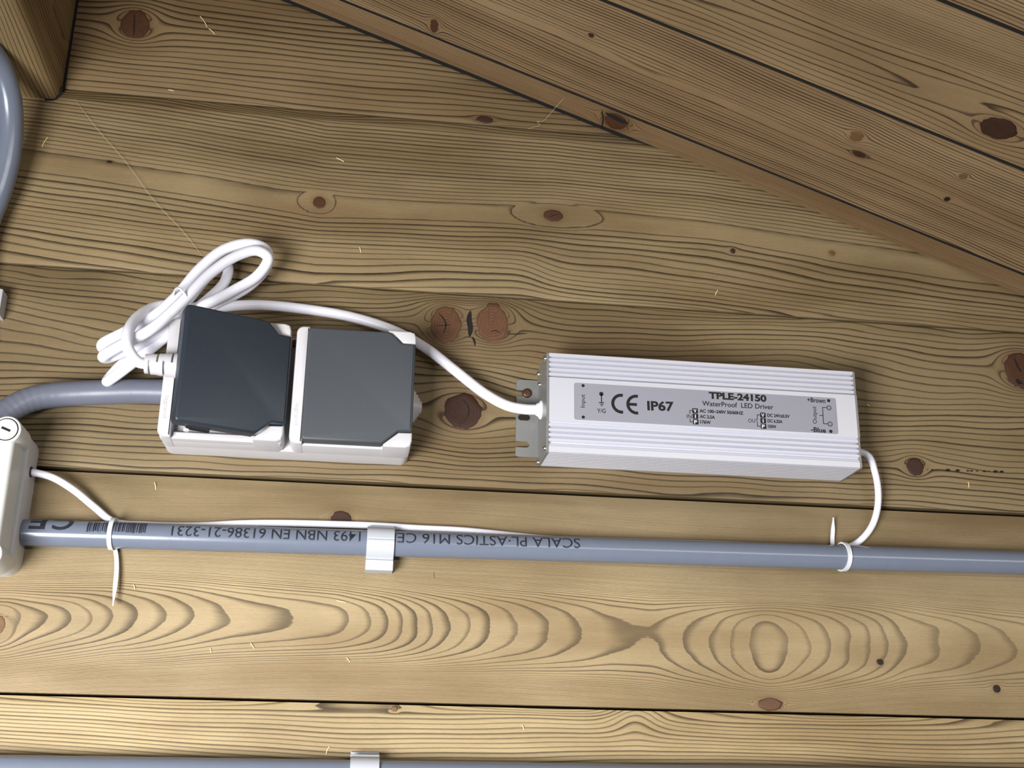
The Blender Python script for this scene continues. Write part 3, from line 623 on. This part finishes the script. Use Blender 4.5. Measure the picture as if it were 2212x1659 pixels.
# ------------------------------------------------------------------ power cable with plug
pz, ph_ = W(350, 788, 50)[1], 50.0
cabl = thing('power_cable', 'white mains cable looped in a bundle between driver and open socket', 'cable', (-150, 0, 250))
def c1(X, Y, h): return WP(180 + X/4.148, 480 + Y/4.148, h)
px0 = W(312, 786, 50)[0]
path = [(DX0-2.5, -GH, GZ), WP(1135, 884, 14), WP(1098, 877, 14), WP(1050, 852, 13), WP(985, 802, 11), WP(920, 752, 9), WP(850, 714, 7), WP(760, 685, 6), WP(660, 668, 7), WP(560, 659, 10), WP(490, 662, 16),
        c1(1020, 800, 26), c1(720, 1040, 33), c1(430, 1270, 30), c1(262, 1395, 24), c1(215, 1425, 17), c1(330, 1290, 14), c1(640, 1040, 20), c1(880, 770, 22), c1(1080, 520, 20),
        c1(1240, 350, 16), c1(1295, 400, 13), c1(1270, 530, 13), c1(1130, 680, 17), c1(900, 850, 24), c1(600, 1010, 27), c1(330, 1090, 25), c1(185, 1130, 25), c1(175, 1090, 31), c1(370, 985, 34), c1(620, 850, 35), c1(830, 668, 33),
        c1(1050, 410, 29), c1(1270, 240, 26), c1(1500, 192, 24), c1(1640, 250, 22), c1(1655, 370, 19), c1(1520, 545, 17), c1(1300, 680, 19), c1(1050, 800, 26), c1(760, 960, 34), c1(430, 1130, 37), c1(215, 1215, 38), c1(180, 1200, 44), c1(330, 1110, 47), c1(600, 965, 50),
        c1(920, 680, 45), c1(1150, 450, 38), c1(1380, 300, 33), c1(1560, 255, 30), c1(1655, 320, 27), c1(1570, 470, 24), c1(1350, 610, 25), c1(1120, 725, 30), c1(900, 790, 30), c1(790, 742, 24), c1(640, 762, 28), c1(480, 858, 42), c1(398, 1000, 54), c1(405, 1140, 57), c1(490, 1250, 54), (px0+3, -ph_, pz+.2)]
tube('cable', smooth_path(path, 10), 3.45, M_['cable'], cabl, 18)
# plug: slotted strain relief, then the plug body under the lid
plug = thing('plug', 'white mains plug with slotted strain relief under the raised charcoal lid', 'plug', (px0, -ph_, pz))
bm = bmesh.new()
def half(bm, x0, x1, r, a0, a1, n=14):
    poly = [(ph_ + r*cos(t), pz + 1.12*r*sin(t)) for t in np.linspace(a0, a1, n, endpoint=(a1-a0 < 6))]
    bm_prism(bm, poly, x0, x1, plane='hz')
x = px0 + .5; rr = 5.4
half(bm, x, px0+26, 3.6, 0, 2*pi)
for i, (wseg, gap, side) in enumerate(((2.3, 1.3, -1), (3.4, 1.3, 1), (2.6, 1.3, -1), (3.6, 1.3, 1), (10, 0, 0))):
    half(bm, x, x+wseg, rr, 0, 2*pi, 22); x += wseg
    if side: half(bm, x-.1, x+gap+.1, rr+.1, pi*.93 if side < 0 and False else (pi*.02 if side < 0 else pi*1.02), pi*.98 if side < 0 else pi*1.98); x += gap
    rr += .38
from_bm('strain_relief', bm, M_['white'], plug, True, 30)
bm = bmesh.new(); n = 30; cxp = SX0+40
bm_prism(bm, [(cxp + 18.5*cos(t), 241.5 + 18.5*sin(t)) for t in np.linspace(0, 2*pi, n, endpoint=False)], 28, 53, 2.0)
bm_prism(bm, rrect(px0+24, cxp, pz-7.5, pz+7.5, 3), 43, 57, 2)
from_bm('plug_body', bm, M_['white'], plug)
tw = thing('wire_tie', 'thin white wire twisted round the folded mains cable', 'tie', c1(860, 665, 40))
ctr = np.array(c1(892, 704, 37)); ax = np.array(c1(1000, 520, 36)) - np.array(c1(740, 800, 40)); ax /= np.linalg.norm(ax); e1 = np.cross(ax, [0, 1.0, 0]); e1 /= np.linalg.norm(e1); e2 = np.cross(ax, e1)
tube('wire_loop', [ctr + e1*7.0*cos(t) + e2*13*sin(t) + ax*.9*sin(t*2) for t in np.linspace(0, 2*pi, 40)], .75, M_['tie'], tw, 8)

# ------------------------------------------------------------------ conduits
CH, CR = 9.3, 8.0
def cz(x): return 148.4 + .0112*(x+135.5)
def conduit_straight(name, label, x0, x1, zf):
    t = thing(name, label, 'conduit', (x0, -CH, zf(x0)))
    tube('pipe', [(x, -CH, zf(x)) for x in np.linspace(x0, x1, 40)], CR, M_['conduit'], t, 40); return t
con = conduit_straight('conduit', 'straight grey conduit printed with black lettering running out of the junction box', -203, 820, cz)
con2 = conduit_straight('conduit', 'plain straight grey conduit along the plank below the flame-grained one', -520, 820, lambda x: 12.3 + .0040*(x+164))
def wrap(geo, x_a, x_b, ang0, ang1, name='lettering', flip=True):
    """2D shapes (s in 0..1 along, t in 0..1 up) laid on the conduit; flip: reads upside down"""
    v, f = geo; bm = bmesh.new(); vv = [bm.verts.new((a, b, 0)) for a, b in v]
    for q in f:
        try: bm.faces.new([vv[i] for i in q])
        except ValueError: pass
    bmesh.ops.triangulate(bm, faces=bm.faces[:])
    for k in range(1, 8):
        bmesh.ops.bisect_plane(bm, geom=bm.verts[:]+bm.edges[:]+bm.faces[:], plane_co=(0, k/8, 0), plane_no=(0, 1, 0), dist=1e-6)
    for q in bm.verts:
        s, t = q.co.x, q.co.y; x = x_a + (x_b-x_a)*s; a = ang0 + (ang1-ang0)*t; r = CR + .12
        q.co = Vector((x, -(CH + r*cos(a)), cz(x) + r*sin(a)))
    me_o = from_bm(name, bm, M_['conduitink'], con, False); return me_o
def norm_text(body, bold=0.0):
    v, f = text_geo(body, bold); v[:, 0] = (v[:, 0]-v[:, 0].min())/(np.ptp(v[:, 0])); v[:, 1] = v[:, 1]/CAPH; return v, f
def cx_(px, py): return W(px, py, 17)[0]
A0, A1 = radians(44), radians(-9)
wrap(norm_text('SCALA PL\u00b7ASTICS M16 CEB', 0.0), cx_(1253, 1170), cx_(838, 1160), A0, A1)
wrap(norm_text('1493 NBN EN 61386-21-3231', .004), cx_(779, 1155), cx_(371, 1142), A0, A1)
wrap(norm_text('C', .02), cx_(157, 1135), cx_(112, 1135), radians(82), radians(2), 'mark'); wrap(norm_text('E', .02), cx_(98, 1132), cx_(62, 1132), radians(82), radians(2), 'mark')
r = np.random.RandomState(5); V = []; Fc = []; s = 0.0
while s < 1.0:
    w = r.choice([.009, .013, .02, .028]); b = len(V); lo = r.uniform(-.04, .06)
    V += [(s, lo), (s+w, lo), (s+w, 1), (s, 1)]; Fc.append((b, b+1, b+2, b+3)); s += w + r.choice([.008, .012, .02])
wrap((V, Fc), cx_(188, 1137), cx_(313, 1140), radians(2), radians(62), 'barcode')
# bent conduit entering the socket from the left
bend = thing('bent_conduit', 'grey conduit bent up from the junction box into the left side of the double socket', 'conduit', (SX0, -10, 240))
bp_ = [(SX0+4, -11, W(340, 845, 11)[1]), WP(300, 845.5, 11), WP(240, 847, 11), WP(180, 849, 11), WP(120, 853, 12), WP(70, 862, 14), WP(30, 880, 17), WP(0, 905, 20), WP(-22, 940, 22), WP(-30, 985, 23)]
pp = smooth_path(bp_, 10); rad = []
for i, p in enumerate(pp):
    t = i/len(pp); w = math.exp(-((t-.60)/.16)**2); rad.append(7.9 + .10*w*sin(i*1.6))
tube('pipe', pp, rad, M_['conduit_dark'], bend, 32)
# bent conduit swinging out under the roof beam
sw = thing('bent_conduit', 'grey conduit bowing off the wall towards the roof beam', 'conduit', WP(-34, 660, 9))
sp_ = [WP(-62, 760, 9.5), WP(-57, 660, 9.5), WP(-48, 560, 9.5), WP(-28, 480, 11), WP(-1, 410, 15), WP(17, 340, 20), WP(23, 265, 28), WP(17, 200, 38), WP(-6, 135, 52), WP(-50, 80, 72), WP(-110, 30, 100), WP(-200, -20, 140)]
tube('pipe', smooth_path(sp_, 10), 8.0, M_['conduit'], sw, 32)

# ------------------------------------------------------------------ conduit clips
def clip(xc, zc, w, label, vertical=False):
    t = thing('conduit_clip', label, 'clip', (xc, 0, zc))
    def outl():
        ro, ri = 9.7, 8.05; a0, a1 = radians(105), radians(-75)
        o = [(CH + ro*cos(a), ro*sin(a)) for a in np.linspace(a0, a1, 22)]; o[11] = (o[11][0]-.0, o[11][1])
        o = [(8.2, 11.2), (8.8, 11.0)] + [(CH + ro*cos(a), ro*sin(a)) for a in np.linspace(radians(88), radians(12), 11)] + [(CH+ro-1.2, 1.3), (CH+ro-1.2, .7)] + [(CH + ro*cos(a), ro*sin(a)) for a in np.linspace(radians(2), radians(-60), 9)]
        o += [(CH+2.4, -10.0), (CH+2.4, -10.4), (CH+3.8, -11.2), (CH+3.0, -16.0), (CH+2.2, -17.2), (0.1, -17.2), (0.1, 12.6), (2.0, 12.6)]
        inn = [(3.2, 8.6)] + [(CH + ri*cos(a), ri*sin(a)) for a in np.linspace(radians(215), radians(450), 30)] + [(8.2, 9.0)]
        return o + inn
    P = outl()
    bm = bmesh.new()
    if not vertical: bm_prism(bm, [(h_, z_+zc) for h_, z_ in P], xc-w/2, xc+w/2, .25, 1, 'hz')
    else:
        bm_prism(bm, [(h_, z_) for h_, z_ in P], -w/2, w/2, .25, 1, 'hz')
        for v in bm.verts: x, y, z = v.co; v.co = Vector((xc - z, y, zc + x))
    from_bm('clip_body', bm, M_['clip'], t, True, 25)
    return t
c1x = (W(792, 1180, 18)[0] + W(852, 1180, 18)[0])/2
ck = clip(c1x, cz(c1x), 17.0, 'white saddle clip holding the lettered grey conduit')
c2x = (W(758, 1640, 18)[0] + W(820, 1640, 18)[0])/2
clip(c2x, 12.3 + .004*(c2x+164), 17.0, 'white saddle clip holding the plain conduit on the lowest plank')
vx, vz = W(-57, 650, 9.5)
clip(vx, vz, 17.0, 'white saddle clip holding the bowed conduit below the roof beam', True)

# ------------------------------------------------------------------ thin output cable
oc = thing('output_cable', 'thin white cable from driver along the lettered conduit into the junction box', 'cable', (DX1, -OGH, OGZ))
JX = -194.5
op = [(DX1+1.5, -OGH, OGZ), WP(1876, 985, 14), WP(1890, 1020, 12), WP(1897, 1062, 10), WP(1895, 1100, 8), WP(1884, 1135, 6), WP(1864, 1162, 4.5), WP(1838, 1180, 3.4), WP(1790, 1188, 3)]
for px in (1600, 1400, 1250): X = W(px, 1165, 3)[0]; op.append((X, -2.3, cz(X)+7.45))
op += [WP(1180, 1164, 3), WP(1110, 1157, 3.2), WP(1000, 1146, 3.2), WP(900, 1141, 3.2), WP(820, 1136, 3), WP(720, 1132.5, 3), WP(600, 1130, 3), WP(520, 1131, 3), WP(420, 1136, 3), WP(320, 1134, 3), WP(246, 1127, 4), WP(205, 1096, 6), WP(160, 1059, 9), WP(115, 1032, 11), WP(80, 1022, 12), WP(56, 1019, 12)]
tube('cable', smooth_path(op, 10), 2.25, M_['cable'], oc, 14)

# ------------------------------------------------------------------ cable ties
def cable_tie(xc, zc, label, tail, tilt=0.0, rz=9.4):
    t = thing('cable_tie', label, 'cable tie', (xc, -CH, zc))
    w = 2.6; V = []; Fc = []; n = 44
    for i in range(n):
        a = 2*pi*i/n; ro, ri = 1.0, -.0
        for (r_, dx) in ((8.15, -w/2), (9.15, -w/2), (9.15, w/2), (8.15, w/2)):
            zz = r_*sin(a); hh = r_*cos(a)
            if zz > 0: zz *= rz/9.4
            if hh < 0: hh *= .98
            V.append((xc + dx + tilt*hh, -(CH + hh), zc + zz))
    for i in range(n):
        for k in range(4): a, b = i*4+k, i*4+(k+1) % 4; c_, d_ = ((i+1) % n)*4+(k+1) % 4, ((i+1) % n)*4+k; Fc.append((a, b, c_, d_))
    mesh('band', V, Fc, M_['tie'], t, True, 40)
    P = np.array(smooth_path(tail, 6)); n = len(P); V = []; Fc = []
    for i in range(n):
        ww = 1.3 if i < n-6 else 1.3*max(.3, (n-i)/6.5)
        for (dx, dy) in ((-ww, .45), (ww, .45), (ww, -.45), (-ww, -.45)): V.append((P[i][0]+dx, P[i][1]+dy, P[i][2]))
    for i in range(n-1):
        for k in range(4): a, b = i*4+k, i*4+(k+1) % 4; Fc.append((a, b, b+4, a+4))
    Fc += [(3, 2, 1, 0), tuple(range((n-1)*4, n*4))]
    mesh('tail', V, Fc, M_['tie'], t, True, 40)
    hx_, hy_, hz_ = P[0]; bm = bmesh.new(); bmesh.ops.create_cube(bm, size=1); bmesh.ops.scale(bm, verts=bm.verts, vec=(4.6, 3.2, 3.6)); bmesh.ops.translate(bm, verts=bm.verts, vec=(hx_, hy_, hz_)); bmesh.ops.bevel(bm, geom=bm.edges[:], offset=.5, segments=2, affect='EDGES'); from_bm('head', bm, M_['tie'], t)
tx = W(238, 1155, 18)[0]
cable_tie(tx, cz(tx), 'white cable tie with tail hanging down over the lower planks', [(W(246, 1190, 3)[0], -3.4, cz(tx)-5.5), WP(251, 1200, 3.4), WP(252, 1230, 4), WP(249, 1265, 5), WP(244, 1309, 6)], -.08, 11.0)
tx = W(1833, 1210, 18)[0]
cable_tie(tx, cz(tx), 'white cable tie with tail sticking up behind the conduit near the driver cable', [(W(1800, 1185, 2)[0], -2.2, cz(tx)+4.5), WP(1798, 1172, 2.4), WP(1799, 1145, 3), WP(1800, 1118, 4)], .16, 10.4)

# ------------------------------------------------------------------ junction box
jb = thing('junction_box', 'cream square junction box with slotted corner screws on lid', 'junction box', (-246, 0, 165))
JX0, JX1, JZ0, JZ1 = -296.0, -194.8, 122.2, 208.5
prism('base', rrect(JX0, JX1, JZ0, JZ1, 9), 0, 24, M_['white'], jb, 1.2)
bm = bmesh.new()
bm_prism(bm, rrect(JX0+3, JX1-2.4, JZ0+4, JZ1-4, 9), 23.5, 47, 3.2, 4)
for (cx, cz_) in ((JX0+8, JZ1-8.2), (JX1-7.6, JZ1-8.2), (JX0+8, JZ0+5.0), (JX1-7.6, JZ0+5.0)):
    bm_prism(bm, [(cx + 8.4*cos(t), cz_ + 8.4*sin(t)) for t in np.linspace(0, 2*pi, 28, endpoint=False)], 24, 48.4, 1.0)
from_bm('lid', bm, M_['cream'], jb)
for (cx, cz_) in ((JX0+8, JZ1-8.2), (JX1-7.6, JZ1-8.2), (JX0+8, JZ0+5.0), (JX1-7.6, JZ0+5.0)):
    lathe('screw_recess', [(0, 6.9), (.15, 6.9), (.16, 6.3)], (cx, -48.4, cz_), (0, -1, 0), M_['rubber'], jb, 26)
    s = lathe('screw', [(0, 6.3), (.4, 6.3), (.7, 5.8)], (cx, -48.45, cz_), (0, -1, 0), M_['cream'], jb, 26)
    P = ribbon([(cx-2.6, cz_+1.0), (cx+2.6, cz_-1.0)], 1.5); flat('screw_slot', P, 49.2, M_['rubber'], s)
lathe('entry_rim', [(0, 9.6), (1.0, 9.6), (1.0, 8.4)], (JX1-4, -CH, cz(JX1)), (1, 0, 0), M_['white'], jb, 30)
lathe('cable_entry', [(-2, 3.4), (.6, 3.2), (.8, 2.4)], (JX1, -12, W(58, 1019, 12)[1]), (1, 0, 0), M_['rubber'], jb, 18)

# ------------------------------------------------------------------ cobwebs, splinters
def webt(pts, label):
    t = tube('cobweb_thread', smooth_path([WP(*p) for p in pts], 6), .10, M_['web'], None, 6); tag(t, label, 'cobweb')
webt([(162, 215, .5), (215, 285, 3), (270, 348, 2.5), (330, 430, 3), (395, 500, 2.5), (440, 556, .5)], 'long pale cobweb thread slanting down the planks towards the cable bundle')
webt([(1280, 152, 30), (1240, 190, 22), (1200, 232, 10), (1172, 262, 2), (1160, 262, 1), (1166, 270, 1), (1140, 278, .5)], 'curled cobweb thread hanging from the trim strip')
webt([(1361, -4, 95), (1356, 20, 95), (1350, 56, 90)], 'short cobweb thread dangling from the roof boards')
shav = [(97, 307, 12, -1.05), (440, 47, 14, 1.0), (458, 68, 9, .75), (778, 540, 6, 1.3), (735, 345, 9, .45), (1548, 632, 6, -1.1), (335, 1050, 8, 1.4), (368, 832, 4, .4), (708, 1621, 9, -1.15), (455, 1405, 5, 1.4), (1130, 1571, 5, 1.2), (1090, 1205, 3, .3), (67, 1067, 6, -.6), (737, 1299, 10, .2), (290, 1268, 6, 1.3), (752, 1425, 6, .9), (545, 1395, 7, 1.0), (1875, 875, 4, .5), (2092, 1047, 6, 1.5), (370, 195, 6, .2)]
for i, (x, y, L, a) in enumerate(shav):
    p = []
    for s in (-1, -.3, .3, 1):
        q = (x + s*L*cos(a) + (1-s*s)*L*.14*sin(a), y + s*L*sin(a)); p.append(WP(*q, (.3 if y > 250 else -4.6) + .25*(1-s*s)))
    o = tube('wood_sliver', smooth_path(p, 3), .32, M_['sliver'], None, 6); tag(o, 'tiny pale wood sliver stuck to the plank wall', 'wood sliver', 'wood slivers on the plank wall')
